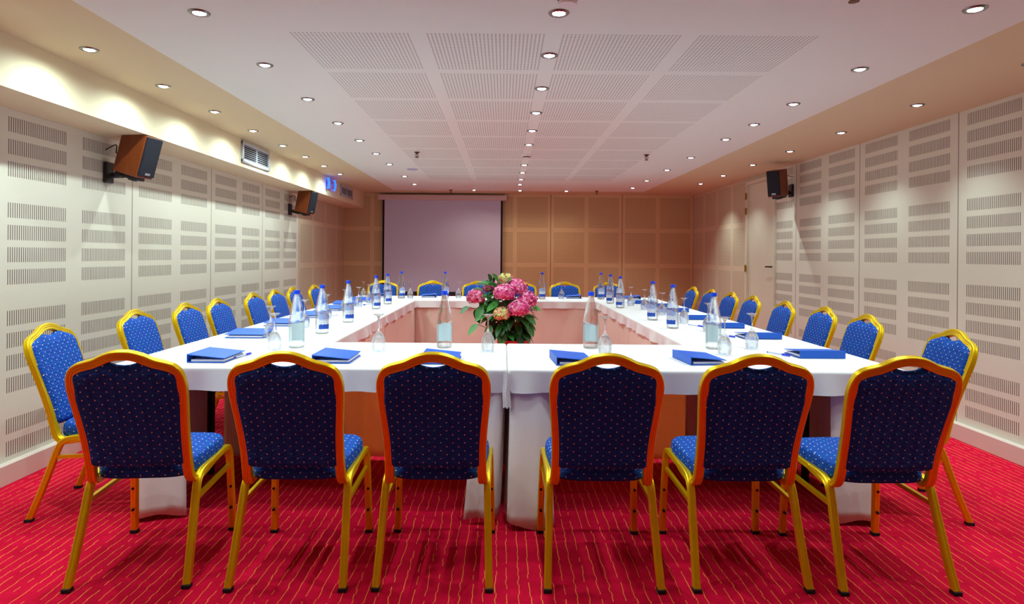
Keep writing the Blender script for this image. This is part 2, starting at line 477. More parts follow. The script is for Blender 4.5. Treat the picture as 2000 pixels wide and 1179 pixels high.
def detector(x, y, label):
    t = thing('smoke_detector', (x, y, ZC-.012), 0, label, 'smoke detector', 'ceiling smoke detectors')
    MB().lathe([(0, 0), (.062, 0), (.062, -.008), (.055, -.018), (.04, -.02), (0, -.02)], 28).build('base', M['white'], t)
    b = MB()
    for i in range(8):
        a = i*PI/4; b.box((.036*math.cos(a), .036*math.sin(a), -.025), (.006, .006, .014))
    b.build('vent_posts', M['blackplastic'], t)
    MB().lathe([(0, -.03), (.038, -.03), (.042, -.033), (.036, -.042), (0, -.044)], 24).build('sensor_cap', M['white'], t)
detector(.235, 6.62, 'white smoke detector in the middle column of the ceiling, mid room')
detector(.253, 2.55, 'white smoke detector cut by the top edge of the photo')
tag(MB().lathe([(0, 0), (.07, 0), (.07, -.006), (.064, -.01), (0, -.01)], 28, mat=Matrix.Translation((-1.16, 7.8, ZC-.012))).build('ceiling_cap', M['lilac']), 'flat round lilac blanking plate on the white ceiling', 'cover plate')

# vents on the bulkhead
def vent(y0, y1, z0, z1, label):
    t = thing('air_vent', (BX, (y0+y1)/2, (z0+z1)/2), 0, label, 'air vent', 'bulkhead air vents')
    W = y1-y0; H = z1-z0; fr = .035
    MB().box((.002, 0, 0), (.004, W-.02, H-.02)).build('duct_opening', M['ductdark'], t)
    b = MB()
    for s in (-1, 1):
        b.box((.009, s*(W/2-fr/2), 0), (.018, fr, H), bev=.003); b.box((.009, 0, s*(H/2-fr/2)), (.0176, W, fr), bev=.003)
    b.box((.008, 0, 0), (.014, .02, H-.05))
    b.build('frame', M['alu'], t)
    n = 7; b = MB()
    for i in range(n):
        z = -H/2+fr+(H-2*fr)*(i+.5)/n
        b.box((0, 0, 0), (.008, W-2*fr, .005), mat=Matrix.Translation((.010, 0, z)) @ Matrix.Rotation(math.radians(25), 4, 'Y'))
    b.build('louvres', M['alu'], t)
vent(5.84, 6.52, 2.178, 2.383, 'silver louvred air vent on the bulkhead between the two left speakers')
vent(9.38, 10.12, 2.205, 2.375, 'silver louvred air vent on the far end of the left bulkhead')
# emergency lamp
t = thing('emergency_lamp', (BX, 8.76, 2.30), 0, 'glowing blue two-tube emergency lamp on the left bulkhead', 'emergency lamp')
MB().box((.024, 0, -.005), (.056, .22, .11), bev=.006).build('body', M['lilacbox'], t)
for s in (-1, 1):
    p = [(.035, s*.15, -.075), (.05, s*.16, 0), (.035, s*.15, .075)]
    MB().sweep(interp(p, 6), (0, 1, 0), [(.018*math.cos(a*PI/5), .018*math.sin(a*PI/5)) for a in range(10)]).build('lamp_tube', M['bluelamp'], t)
MB().lathe([(0, 0), (.006, 0), (.004, .004), (0, .005)], 10, mat=Matrix.Translation((.05, 0, -.01)) @ Matrix.Rotation(PI/2, 4, 'Y')).build('status_light', M['greenled'], t)

# ------------------------------------------------------------ wall speakers
def speaker(cx, cy, cz, ndir, wallx, wy, wz, tilt, label):
    """ndir: yaw angle of the front normal measured from +x; local frame: +x front"""
    t = thing('wall_speaker', (cx, cy, cz), 0, label, 'speaker', 'wall mounted speakers')
    R = Matrix.Rotation(ndir, 4, 'Z') @ Matrix.Rotation(tilt, 4, 'Y')
    D, W, H = .195, .155, .30
    MB().box((0, 0, 0), (D, W, H), bev=.006, mat=R).build('cabinet', M['cherry'], t, smooth=0)
    g_ = MB().box((D/2+.007, 0, .004), (.018, W-.012, H-.024), bev=.005, mat=R).build('grille', M['grille'], t, smooth=0)
    MB().box((D/2+.018, .0, -H/2+.035), (.004, .045, .016), mat=R).build('badge', M['silver'], g_)
    s = MB().box((-.02, 0, -H/2-.014), (D-.02, .09, .026), bev=.004, mat=R)
    s.box((.01, 0, -H/2-.03), (.05, .03, .014), mat=R)
    sx = 1 if cx > wallx else -1
    a = R @ Vector((-.07, 0, -H/2-.02)); pl = Vector((wallx-cx+sx*.02, wy-cy, wz-cz))
    s.tube(a, pl+Vector((sx*.02, 0, -.02)), .02)
    s.build('bracket', M['blackplastic'], t, smooth=30)
    b = MB().box((wallx-cx+sx*.015, wy-cy, wz-cz), (.03, .085, .15), bev=.008)
    b.build('wall_plate', M['blackplastic'], t, smooth=0)
    back = R @ Vector((-D/2, 0, .02)); w0 = Vector((wallx-cx+sx*.005, wy-cy-.02, wz-cz+.16))
    pth = interp([w0, (w0+back)/2+Vector((0, 0, .03)), (w0+back)/2+Vector((0, .01, -.03)), back], 6)
    MB().sweep(pth, (0, 1, 0), [(.004*math.cos(a_*PI/3), .004*math.sin(a_*PI/3)) for a_ in range(6)]).build('cable', M['blackplastic'], t)
speaker(-2.600, 4.39, 2.01, math.radians(-10), XL, 4.42, 1.885, math.radians(16), 'large cherry wood speaker on the left wall nearest the camera')
speaker(-2.605, 8.15, 2.005, math.radians(-19), XL, 8.18, 1.90, math.radians(12), 'small looking far cherry wood speaker on the left wall below the bulkhead')
speaker(3.13, 7.10, 2.17, math.radians(180+42), XR, 7.25, 2.10, math.radians(10), 'cherry wood speaker on the right wall beside the door')

# ------------------------------------------------------------ projection screen
t = thing('projection_screen', (-1.09, YB-.09, 0), 0, 'pull down lilac grey projection screen with black side borders on the back wall', 'projection screen')
MB().box((0, .0, 2.325), (2.24, .1, .095), bev=.012).build('housing', M['housing'], t, smooth=0)
for s in (-1, 1): MB().box((s*1.125, 0, 2.325), (.02, .11, .105), bev=.004).build('end_cap', M['housing'], t, smooth=0)
sc = MB().box((0.005, 0, 1.455), (2.12, .003, 1.66)).build('fabric', M['screenedge'], t, smooth=0)
MB().box((0.005, -.003, 1.475), (2.05, .003, 1.62)).build('viewing_area', M['screen'], t, smooth=0)
MB().box((-.9, .065, 2.325), (.04, .06, .06)).box((.9, .065, 2.325), (.04, .06, .06)).build('mounting_bracket', M['housing'], t, smooth=0)
MB().box((0.005, 0, .62), (2.14, .024, .03), bev=.006).build('weight_bar', M['blackplastic'], t, smooth=0)

# ------------------------------------------------------------ tables and linen
ZT = .75
def folding_table(x0, x1, y0, y1, legs, label):
    t = thing('folding_table', ((x0+x1)/2, (y0+y1)/2, 0), 0, label, 'table', 'folding tables under the white cloths')
    cx, cy = (x0+x1)/2, (y0+y1)/2
    MB().box((0, 0, ZT-.02), (x1-x0-.03, y1-y0-.03, .028), bev=.005).build('tabletop', M['wood'], t, smooth=0)
    for (ax, pa, pb) in legs:     # leg frames: two posts, cross bars and a brace
        P = [Vector(pa)-Vector((cx, cy)), Vector(pb)-Vector((cx, cy))]
        for p in P:
            MB().box((p.x, p.y, ZT/2-.018), (.034, .034, ZT-.036), bev=.004).build('leg', M['blackmetal'], t, smooth=0)
        b = MB()
        for z in (.62, .22): b.tube((P[0].x, P[0].y, z), (P[1].x, P[1].y, z), .013)
        mid = (P[0]+P[1])/2; inner = Vector((0, 0))-mid; inner = inner.normalized() if inner.length > .01 else Vector((1, 0))
        e = mid+inner*.42
        b.tube((mid.x, mid.y, .6), (e.x, e.y, ZT-.034), .011)
        b.build('leg_brace', M['blackmetal'], t)
    return t
def tablecloth(x0, x1, y0, y1, drop, label, group='white tablecloths around the rectangle', seed=1):
    """drop: hem depth on each side: near(-y), right(+x), far(+y), left(-x)"""
    rnd = random.Random(seed)
    r = .02; z = ZT+.001
    # rounded rectangle outline
    pts = []; cs = [(x1-r, y0+r, -PI/2, 1), (x1-r, y1-r, 0, 2), (x0+r, y1-r, PI/2, 3), (x0+r, y0+r, PI, 0)]
    sides = []
    L = {0: x1-x0, 1: y1-y0, 2: x1-x0, 3: y1-y0}
    def side_pts(k, a, b, n):
        for i in range(n):
            f = (i+.5)/n; p = (a[0]+(b[0]-a[0])*f, a[1]+(b[1]-a[1])*f)
            nn = {0: (0, -1), 1: (1, 0), 2: (0, 1), 3: (-1, 0)}[k]
            pts.append((p, nn, k, f, drop[k]))
    def corner(c, k0, k1):
        for i in range(7):
            a = c[2]+PI/2*i/6; w = i/6
            pts.append(((c[0]+r*math.cos(a), c[1]+r*math.sin(a)), (math.cos(a), math.sin(a)), -1, 0, drop[k0]*(1-w)+drop[k1]*w))
    n0 = int(L[0]/.035); n1 = int(L[1]/.035)
    side_pts(0, (x0+r, y0), (x1-r, y0), n0); corner(cs[0], 0, 1)
    side_pts(1, (x1, y0+r), (x1, y1-r), n1); corner(cs[1], 1, 2)
    side_pts(2, (x1-r, y1), (x0+r, y1), n0); corner(cs[2], 2, 3)
    side_pts(3, (x0, y1-r), (x0, y0+r), n1); corner(cs[3], 3, 0)
    N = len(pts); ph = [rnd.uniform(0, 6.28) for _ in range(5)]
    vs = []; fs = []
    def wave(i): 
        a = i/N*2*PI
        return .55*math.sin(a*13+ph[0])+.4*math.sin(a*29+ph[1])*math.sin(a*3+ph[3])+.3*math.sin(a*43+ph[2])*math.sin(a*2+ph[4])
    rings = [(-.0185, 0, 0)]
    for k in range(5): rings.append((-.012+.012*math.sin(k/4*PI/2), .012*(1-math.cos(k/4*PI/2)), 0))
    for k in range(1, 9): rings.append((0, 0, k/8))
    for (ins, dz, dr) in rings:
        for i, (p, nn, k, f, dd) in enumerate(pts):
            depth = .012+(dd-.012)*dr if dr > 0 else dz
            amp = .021*dr*min(1, dd/.06)
            off = ins+wave(i)*amp+.006*dr*min(1, dd/.06)
            if dr == 1: depth += wave(i+7)*.004
            vs.append((p[0]+nn[0]*off, p[1]+nn[1]*off, z-depth))
    m = len(rings)
    for j in range(m-1):
        for i in range(N):
            fs.append((j*N+i, j*N+(i+1) % N, (j+1)*N+(i+1) % N, (j+1)*N+i))
    fs.append(tuple(range(N)))
    # turn the hem back inside for thickness
    b = len(vs)
    for i, (p, nn, k, f, dd) in enumerate(pts):
        v = vs[(m-1)*N+i]; vs.append((v[0]-nn[0]*.004, v[1]-nn[1]*.004, v[2]+.003))
    for i in range(N): fs.append(((m-1)*N+i, (m-1)*N+(i+1) % N, b+(i+1) % N, b+i))
    o = MB().add(vs, fs).build('tablecloth', M['cloth'], smooth=60)
    return tag(o, label, 'tablecloth', group)
def skirt(path, z0, z1, parent, flare=(0, 0), amp=.008, seed=0, name='skirt', pleats=(), hemdip=0.0, mat='skirt', top_in=0.0):
    """hanging cloth along a path of (x,y) points; built double-sided with thickness"""
    rnd = random.Random(seed); P = []
    for i in range(len(path)-1):
        a = Vector(path[i]); b = Vector(path[i+1]); n = max(2, int((b-a).length/.02))
        for k in range(n): P.append(a+(b-a)*k/n)
    P.append(Vector(path[-1])); n = len(P)
    # smooth corners
    for _ in range(3):
        Q = P[:]
        for i in range(1, n-1): Q[i] = (P[i-1]+P[i]*2+P[i+1])/4
        P = Q
    ph = [rnd.uniform(0, 6.28) for _ in range(4)]; R = 14; vs = []; fs = []
    s = 0
    S = [0]
    for i in range(1, n): S.append(S[-1]+(P[i]-P[i-1]).length)
    for j in range(R+1):
        t_ = j/R
        for i in range(n):
            T = (P[min(i+1, n-1)]-P[max(i-1, 0)]).normalized(); N_ = Vector((T.y, -T.x))
            w = math.sin(S[i]*15+ph[0])*.6+math.sin(S[i]*31+ph[1]+t_)*.4+math.sin(S[i]*6+ph[2])*.8
            o = w*amp*(.25+t_)
            for (ps, pd) in pleats:
                dd = (S[i]-ps)/.03
                o -= pd*math.exp(-dd*dd)*(.4+.6*t_)
            p = P[i]+N_*o+Vector(flare)*(t_**1.5)
            z = z0+(z1-z0)*t_+(hemdip*math.sin(S[i]*22+ph[3])*t_ if j == R else 0)
            vs.append((p.x, p.y, z))
    for j in range(R):
        for i in range(n-1): fs.append((j*n+i, j*n+i+1, (j+1)*n+i+1, (j+1)*n+i))
    o = MB().add(vs, fs).build(name, M[mat], parent, smooth=80)
    md = o.modifiers.new('thickness', 'SOLIDIFY'); md.thickness = .002; md.offset = 0
    return o
X0, X1, XI0, XI1 = -1.985, 2.055, -1.095, 1.165
Y0, Y1, Y2, Y3 = 3.08, 4.0, 7.72, 8.52
XM = .022
G = .0015
HN = .115
# front pair
folding_table(X0, XM-G, Y0, Y1, [(0, (-1.74, 3.2), (-1.74, 3.7)), (0, (-.12, 3.27), (-.12, 3.8))], 'folding table with black legs under the near cloth, left half')
folding_table(XM+G, X1, Y0, Y1, [(0, (1.75, 3.12), (1.78, 3.64)), (0, (.15, 3.27), (.15, 3.8))], 'folding table with black legs under the near cloth, right half')
c1 = tablecloth(X0, XM-G, Y0, Y1, (HN, .03, .085, HN), 'white tablecloth on the front left table with a long corner fall', seed=2)
c2 = tablecloth(XM+G, X1, Y0, Y1, (HN, HN, .085, .03), 'white tablecloth on the front right table with a long corner fall', seed=3)
zt = ZT-.02
skirt([(-.15, Y0+.025), (-.02, Y0+.012), (XM-.012, Y0+.03), (XM-.02, Y1-.05)], zt, .03, c1, flare=(-.04, -.10), amp=.014, seed=5, name='corner_fall', pleats=((.07, .02),), hemdip=.008, mat='cloth')
skirt([(XM-.04, Y1-.07), (XM+.03, Y1-.075), (XM+.014, Y0+.03), (XM+.04, Y0+.012), (.19, Y0+.02), (.235, Y0+.09)], zt, .02, c2, flare=(.0, -.12), amp=.018, seed=6, name='corner_fall', hemdip=.016, pleats=((1.08, -.02),), mat='cloth')
skirt([(-1.83, Y1-.1), (-1.85, Y0+.05), (-1.80, Y0-.01), (-1.60, Y0+.05)], zt, .02, c1, flare=(.03, -.05), amp=.010, seed=7, name='corner_fall', hemdip=.01, mat='cloth')
skirt([(1.66, Y0+.06), (1.86, Y0-.0), (1.90, Y0+.06), (1.88, Y1-.1)], zt, .02, c2, flare=(-.02, -.05), amp=.012, seed=8, name='corner_fall', hemdip=.012, mat='cloth')
skirt([(X0+.2, Y1-.02), (XM+.06, Y1-.02)], zt, .02, c1, amp=.008, seed=9, mat='skirt_lit', pleats=((.9, .05), (1.3, .04)))
skirt([(XM+.02, Y1-.035), (X1-.2, Y1-.02)], zt, .02, c2, amp=.008, seed=10, mat='skirt_lit', pleats=((.7, .05), (1.15, .04)))
# gathered pleat hanging in the gap between the two front cloths
g_ = MB(); n = 30; vs = []; fs = []
for j in range(9):
    z = ZT-.018-.165*j/8
    for i in range(n):
        a = 2*PI*i/n; rr = .0115+.0035*math.cos(a*4)+.003*j/8
        vs.append((XM-.002+rr*1.15*math.cos(a)+.002*math.sin(j), Y0-.005+rr*math.sin(a)-.004*j/8, z+(.004*math.sin(a*5) if j == 8 else 0)))
for j in range(8):
    for i in range(n): fs.append((j*n+i, j*n+(i+1) % n, (j+1)*n+(i+1) % n, (j+1)*n+i))
g_.add(vs, fs); g_.build('gathered_pleat', M['cloth'], c1, smooth=70)
# side tables
YM = 5.78
for (xa, xb, side) in ((X0, XI0, 'left'), (XI1, X1, 'right')):
    for (ya, yb, w) in ((Y1+G*2, YM-G, 'nearer'), (YM+G, Y2-G*2, 'farther')):
        folding_table(xa, xb, ya, yb, [(0, (xa+.15, ya+.25), (xb-.15, ya+.25)), (0, (xa+.15, yb-.25), (xb-.15, yb-.25))], 'folding table under the %s cloth on the %s side' % (w, side))
        inner = .09; outer = HN
        dr = (.02, inner, .02, outer) if side == 'left' else (.02, outer, .02, inner)
        c = tablecloth(xa, xb, ya, yb, dr, 'white tablecloth over the %s table of the %s side' % (w, side), seed=11+(3 if side == 'left' else 0)+(1 if w == 'nearer' else 0))
        xs = xb-.012 if side == 'left' else xa+.012
        yy = [(xs, ya), (xs, yb)] if side == 'right' else [(xs, yb), (xs, ya)]
        skirt(yy, zt, .015, c, amp=.007, seed=12+int(ya*3), pleats=((.35, .035), (1.3, .03)))
# back tables
folding_table(X0, XM-G, Y2, Y3, [(0, (-1.7, Y2+.15), (-1.7, Y3-.15)), (0, (-.3, Y2+.15), (-.3, Y3-.15))], 'folding table under the back left cloth before the screen')
folding_table(XM+G, X1, Y2, Y3, [(0, (1.7, Y2+.15), (1.7, Y3-.15)), (0, (.3, Y2+.15), (.3, Y3-.15))], 'folding table under the back right cloth before the back wall')
c = tablecloth(X0, XM-G, Y2, Y3, (.09, .02, HN, HN), 'white tablecloth on the back left table before the screen', seed=21)
skirt([(XM-.03, Y2+.015), (X0+.25, Y2+.015)][::-1], zt, .015, c, amp=.006, seed=31, pleats=((.76, .05),))
c = tablecloth(XM+G, X1, Y2, Y3, (.09, HN, HN, .02), 'white tablecloth on the back right table before the back wall', seed=22)
skirt([(XM+.01, Y2+.015), (X1-.25, Y2+.015)], zt, .015, c, amp=.006, seed=32, pleats=((1.03, .05),))

# ------------------------------------------------------------ banquet chair
def ell(a, b, n=3, groove=.0028):
    """rounded section, a along N, b along T x N, with ribs running along the two faces at +-a and a rib on the narrow sides"""
    out = []
    r = min(a, b)*.45; m = 18
    for i in range(m+1):      # face at +a, from -b to +b
        y = -b+r+(2*b-2*r)*i/m; d = groove*(1-abs(math.sin(PI*n*i/m))**.6)*(0 if i in (0, m) else 1)
        out.append((a-d, y))
    for i in range(1, 4): t_ = PI/2*i/4; out.append((a-r+r*math.cos(t_), b-r+r*math.sin(t_)))
    for i in range(9): out.append((a-r-(2*a-2*r)*i/8, b-(.0012*(1-abs(math.sin(PI*2*i/8))) if 0 < i < 8 else 0)))
    for i in range(1, 4): t_ = PI/2+PI/2*i/4; out.append((-a+r+r*math.cos(t_), b-r+r*math.sin(t_)))
    for i in range(m+1):
        y = b-r-(2*b-2*r)*i/m; d = groove*(1-abs(math.sin(PI*n*i/m))**.6)*(0 if i in (0, m) else 1)
        out.append((-a+d, y))
    for i in range(1, 4): t_ = PI+PI/2*i/4; out.append((-a+r+r*math.cos(t_), -b+r+r*math.sin(t_)))
    for i in range(9): out.append((-a+r+(2*a-2*r)*i/8, -b+(.0012*(1-abs(math.sin(PI*2*i/8))) if 0 < i < 8 else 0)))
    for i in range(1, 4): t_ = 1.5*PI+PI/2*i/4; out.append((a-r+r*math.cos(t_), -b+r+r*math.sin(t_)))
    return out
SAG = interp([(.03, .405), (-.05, .390), (-.115, .384), (-.150, .405), (-.166, .455), (-.190, .55), (-.235, .70), (-.277, .83), (-.314, .945)], 8)  # (y,z)
SAG = [Vector((p[0], p[1])) for p in SAG]
SL = [0]
for i in range(1, len(SAG)): SL.append(SL[-1]+(SAG[i]-SAG[i-1]).length)
def sag(s):
    s = max(0, min(SL[-1], s)); i = 0
    while i < len(SL)-2 and SL[i+1] < s: i += 1
    t_ = (s-SL[i])/(SL[i+1]-SL[i]); p = SAG[i]*(1-t_)+SAG[i+1]*t_
    T = (SAG[min(i+2, len(SAG)-1)]-SAG[max(i-1, 0)]).normalized()
    return p, Vector((-T.y, T.x))
def s_at_z(z):
    for i in range(len(SAG)//3, len(SAG)-1):
        if SAG[i+1].y >= z and SAG[i].y <= z: return SL[i]+(z-SAG[i].y)/(SAG[i+1].y-SAG[i].y)*(SL[i+1]-SL[i])
    return SL[-1]
SZ = {z: s_at_z(z) for z in (.43, .50, .60, .70, .78, .83)}
def zt_(d): return s_at_z(.945-d)
half = [(.205, 0.0), (.203, .06), (.198, .13), (.190, .19), (.187, SZ[.50]), (.190, SZ[.60]), (.198, SZ[.70]), (.2045, SZ[.78]), (.2040, zt_(.132)),
        (.199, zt_(.106)), (.188, zt_(.084)), (.168, zt_(.0695)), (.138, zt_(.0600)), (.112, zt_(.0530)), (.092, zt_(.0445)), (.072, zt_(.0345)), (.046, zt_(.0250)), (.022, zt_(.0200)), (0, zt_(.0188))]
def frame_path():
    h = interp([(a, b, 0) for a, b in half], 5)
    full = [(v.x, v.y) for v in h]+[(-v.x, v.y) for v in reversed(h[:-1])]
    P = []; N = []
    for u, s in full:
        p, n = sag(s); P.append((u, p.x, p.y)); N.append(Vector((0, n.x, n.y)))
    return P, N, h
def make_chair():
    t = thing('banquet_chair', (0, 0, 0))
    P, N, h = frame_path()
    MB().sweep(P, N, ell(.0140, .0190)).build('back_frame', M['gold'], t, smooth=50)
    # upholstered panel inside the frame
    inner = [(v.x, v.y) for v in h if v.y >= SZ[.43]+.03]
    zb = inner[0][1]
    out = []
    for (u, s) in inner:
        # panel edge tucked at the frame's centre line; dips below the hand hole at the top
        if u < .060: s = s-.017-.028*(1-(u/.060)**2)
        elif u < .08: s = s-.017*(.08-u)/.02
        out.append((u, s))
    rows_ = 26; cols = 14; smin = zb; smax = max(s for u, s in out)
    def halfw(s):
        best = 0
        for (a, b) in zip(out[:-1], out[1:]):
            lo, hi = sorted((a[1], b[1]))
            if lo <= s <= hi and hi-lo > 1e-7:
                f = (s-a[1])/(b[1]-a[1]); best = max(best, a[0]+(b[0]-a[0])*f)
        return best
    def topdip(u): 
        best = smin
        u = abs(u)
        for (a, b) in zip(out[:-1], out[1:]):
            lo, hi = sorted((a[0], b[0]))
            if lo-1e-6 <= u <= hi+1e-6 and hi-lo > 1e-7:
                f = (u-a[0])/(b[0]-a[0]); best = max(best, a[1]+(b[1]-a[1])*f)
        return best
    m = MB(); vs = []; fs = []; grid = {}
    nu = 28; ns = 30
    umax = max(u for u, s in out)
    def add(u, s, depth):
        p, n = sag(s); vs.append((u, p.x+n.x*depth, p.y+n.y*depth)); return len(vs)-1
    def widthmap(v):  # half width at height fraction, monotone parametrisation
        return 0
    for side in (0, 1):
        for i in range(nu+1):
            a = -1+2*i/nu
            for j in range(ns+1):
                b = j/ns
                s = smin+(smax-smin)*b
                # map unit square: width follows the side curve, top row follows the top curve
                sc_ = min(s, smin+(SZ[.83]-smin)); w = halfw(sc_) or out[0][0]
                u = a*w
                tp = topdip(u*.999)
                s2 = smin+(tp-smin)*b+.010*(1-b)*(1-a*a)*-1.0
                edge = min(1, (1-abs(a))/.12, (b)/.06, (1-b)/.13); edge = max(0, edge)
                th = (.004+.020*math.sqrt(1-(1-edge)**2)) if side == 0 else -(.004+.014*math.sqrt(1-(1-edge)**2))
                # seat-facing side is thicker
                grid[(side, i, j)] = add(u, s2, -th)
    for side in (0, 1):
        for i in range(nu):
            for j in range(ns):
                q = [grid[(side, i, j)], grid[(side, i+1, j)], grid[(side, i+1, j+1)], grid[(side, i, j+1)]]
                fs.append(q if side == 0 else q[::-1])
    ring = [(i, 0) for i in range(nu)]+[(nu, j) for j in range(ns)]+[(i, ns) for i in range(nu, 0, -1)]+[(0, j) for j in range(ns, 0, -1)]
    for k in range(len(ring)):
        a = ring[k]; b = ring[(k+1) % len(ring)]
        fs.append([grid[(0,)+a], grid[(1,)+a], grid[(1,)+b], grid[(0,)+b]])
    m.add(vs, fs); m.build('backrest', M['fabric'], t, smooth=60, uv=True)
    # seat cushion: superellipse plan, domed
    m = MB(); vs = []; fs = []; n = 56; R_ = 12
    yc = .045
    def outline(a, k):
        c, s = math.cos(a), math.sin(a)
        x = math.copysign(abs(c)**.42, c); y = math.copysign(abs(s)**.42, s)
        hw = .195+.022*(y*.5+.5)
        return x*hw*k, yc+y*.205*k
    prof = [(.90, .402), (.985, .406), (1.0, .418), (1.0, .438), (.985, .456), (.955, .466), (.90, .473), (.75, .480), (.5, .484), (.25, .486)]
    for (k, z) in prof:
        for i in range(n):
            x, y = outline(2*PI*i/n, k)
            z2 = z+(y-yc)*.03 - (.012*max(0, (abs(y-yc)-.15)/.055)**2 if z > .45 and y > yc else 0)
            vs.append((x, y, z2))
    for j in range(len(prof)-1):
        for i in range(n): fs.append((j*n+i, j*n+(i+1) % n, (j+1)*n+(i+1) % n, (j+1)*n+i))
    fs.append(tuple(reversed(range(n)))); fs.append(tuple(range((len(prof)-1)*n, len(prof)*n)))
    m.add(vs, fs); m.build('seat', M['fabric'], t, smooth=70, uv=True)
    # side frames, each a front leg and a rear leg meeting at the seat rail
    sec = ell(.0148, .0140)
    for s in (-1, 1):
        fp = interp([(s*.223, .262, .012), (s*.219, .252, .20), (s*.214, .240, .355), (s*.212, .222, .400), (s*.210, .180, .413), (s*.208, .09, .408), (s*.207, .0, .404)], 7)
        # front leg
        xs = [(1, 0, 0)]*len(fp)
        a = MB().sweep(fp, (1, 0, 0), sec).build('leg', M['gold'], t, smooth=50)
        MB().box((s*.223, .262, .008), (.033, .032, .016), bev=.003).build('foot_cap', M['rubber'], a, smooth=0)
        for z in (.115, .215):
            Mx = Matrix.Translation((s*(.2215), .252-(.0), z)) @ Matrix.Rotation(PI/2, 4, 'X')
            MB().lathe([(0, .020), (.005, .0195), (.0066, .016), (.0066, 0), (0, 0)], 12, mat=Mx).build('bolt', M['bolt'], a)
        rp = interp([(s*.207, .0, .404), (s*.207, -.06, .400), (s*.208, -.10, .390), (s*.210, -.130, .360), (s*.213, -.165, .26), (s*.218, -.21, .13), (s*.223, -.255, .012)], 7)
        a = MB().sweep(rp, (1, 0, 0), sec).build('leg', M['gold'], t, smooth=50)
        MB().box((s*.223, -.256, .008), (.033, .034, .016), bev=.003).build('foot_cap', M['rubber'], a, smooth=0)
        MB().sweep([(s*.2135, .243, .318), (s*.212, -.145, .308)], (1, 0, 0), [(.008, .009), (-.008, .009), (-.008, -.009), (.008, -.009)]).build('stretcher', M['gold'], t, smooth=0)
    b = MB()
    for y in (.15, -.06): b.box((0, y, .397), (.40, .022, .012))
    b.build('seat_rail', M['gold'], t, smooth=0)
    return t
ch0 = make_chair(); cht = make_tree(ch0); cu = [False]
def chair(x, y, rz, label, group):
    o = dup(cht) if cu[0] else ch0
    cu[0] = True
    o.location = (x, y, 0); o.rotation_euler = (0, 0, rz); return tag(o, label, 'chair', group)
FB = 'blue and gold banquet chair'
gr = 'banquet chairs along the near side'
FR = [(-1.485, 2.68, 5.0, 'seen from behind, leftmost of the near row'), (-.848, 2.68, 1, 'seen from behind, second from the left in the near row'),
      (-.270, 2.69, 0, 'seen from behind, just left of the middle table gap'), (.406, 2.69, 0, 'seen from behind, just right of the middle table gap'),
      (.992, 2.70, .5, 'seen from behind, second from the right in the near row'), (1.562, 2.69, 1, 'seen from behind, rightmost of the near row')]
for x, y, a, l in FR: chair(x, y, math.radians(a), FB+' '+l, gr)
LFT = [(-2.395, 3.24, 8), (-2.43, 4.06, 3), (-2.39, 4.63, 2), (-2.38, 5.12, 2), (-2.40, 5.90, 0), (-2.385, 6.43, 0), (-2.375, 6.95, 0), (-2.30, 7.50, -4)]
for i, (x, y, a) in enumerate(LFT):
    a_ = math.radians(a)
    l = 'along the left table side, '+('nearest the camera' if i == 0 else ('last, by the back corner' if i == 7 else ORD[i]+' from the front'))
    chair(x+.312*math.cos(a_), y+.312*math.sin(a_), -PI/2+a_, FB+' '+l, 'banquet chairs along the left side')
RGT = [(2.41, 3.29, -8), (2.44, 4.13, -4), (2.48, 4.75, -4), (2.45, 5.35, -3), (2.46, 6.07, -2), (2.46, 6.65, 0), (2.42, 7.18, 0), (2.40, 7.79, 0)]
for i, (x, y, a) in enumerate(RGT):
    a_ = math.radians(a)
    l = 'along the right table side, '+('nearest the camera' if i == 0 else ('last, by the back corner' if i == 7 else ORD[i]+' from the front'))
    chair(x-.312*math.cos(a_), y-.312*math.sin(a_), PI/2+a_, FB+' '+l, 'banquet chairs along the right side')
BK = [(-1.72, 'partly behind bottles, leftmost of the back row'), (-1.01, 'before the screen, second from the left in the back row'), (-.37, 'left of the flowers in the back row'),
      (.25, 'half hidden by the flowers in the back row'), (.875, 'in the back row with a glass before it'), (1.50, 'rightmost of the back row, behind three bottles')]
for x, l in BK: chair(x, 8.58, PI, FB+' '+l, 'banquet chairs along the back')

# ------------------------------------------------------------ bottles
def make_bottle():
    t = thing('water_bottle', (0, 0, 0))
    pr = [(0, .006), (.030, .004), (.040, .0), (.0455, .004), (.047, .014), (.047, .152), (.0485, .158), (.0475, .164), (.041, .205), (.0375, .222), (.0375, .226), (.029, .262), (.021, .300), (.0155, .318), (.0145, .330), (0, .330)]
    MB().lathe(pr, 36).build('bottle_body', M['bottle'], t, smooth=50)
    MB().lathe([(.0, .322), (.0175, .322), (.0185, .325), (.0185, .343), (.017, .347), (0, .347)], 28).build('bottle_cap', M['cap'], t, smooth=40)
    # wrapped paper label centred on -y
    n = 20; r = .0478; half_ = math.radians(56); vs = []; uvs = []
    for i in range(n+1):
        f = i/n; a = -PI/2-half_+2*half_*f
        top = .132+.016*math.sin(PI*f)
        for z in (.036, top):
            vs.append((r*math.cos(a), r*math.sin(a), z)); uvs.append((f, (z-.036)/.112))
    me = bpy.data.meshes.new('label'); me.from_pydata(vs, [], [(2*i, 2*i+2, 2*i+3, 2*i+1) for i in range(n)])
    ul = me.uv_layers.new(name='UVMap')
    for l in me.loops: ul.data[l.index].uv = uvs[l.vertex_index]
    me.shade_smooth(); me.materials.append(M['label'])
    o = bpy.data.objects.new('label_band', me); COL.objects.link(o); o.parent = t
    o['label'] = 'blue and white paper label'
    return t
b0 = make_bottle(); bt = make_tree(b0)
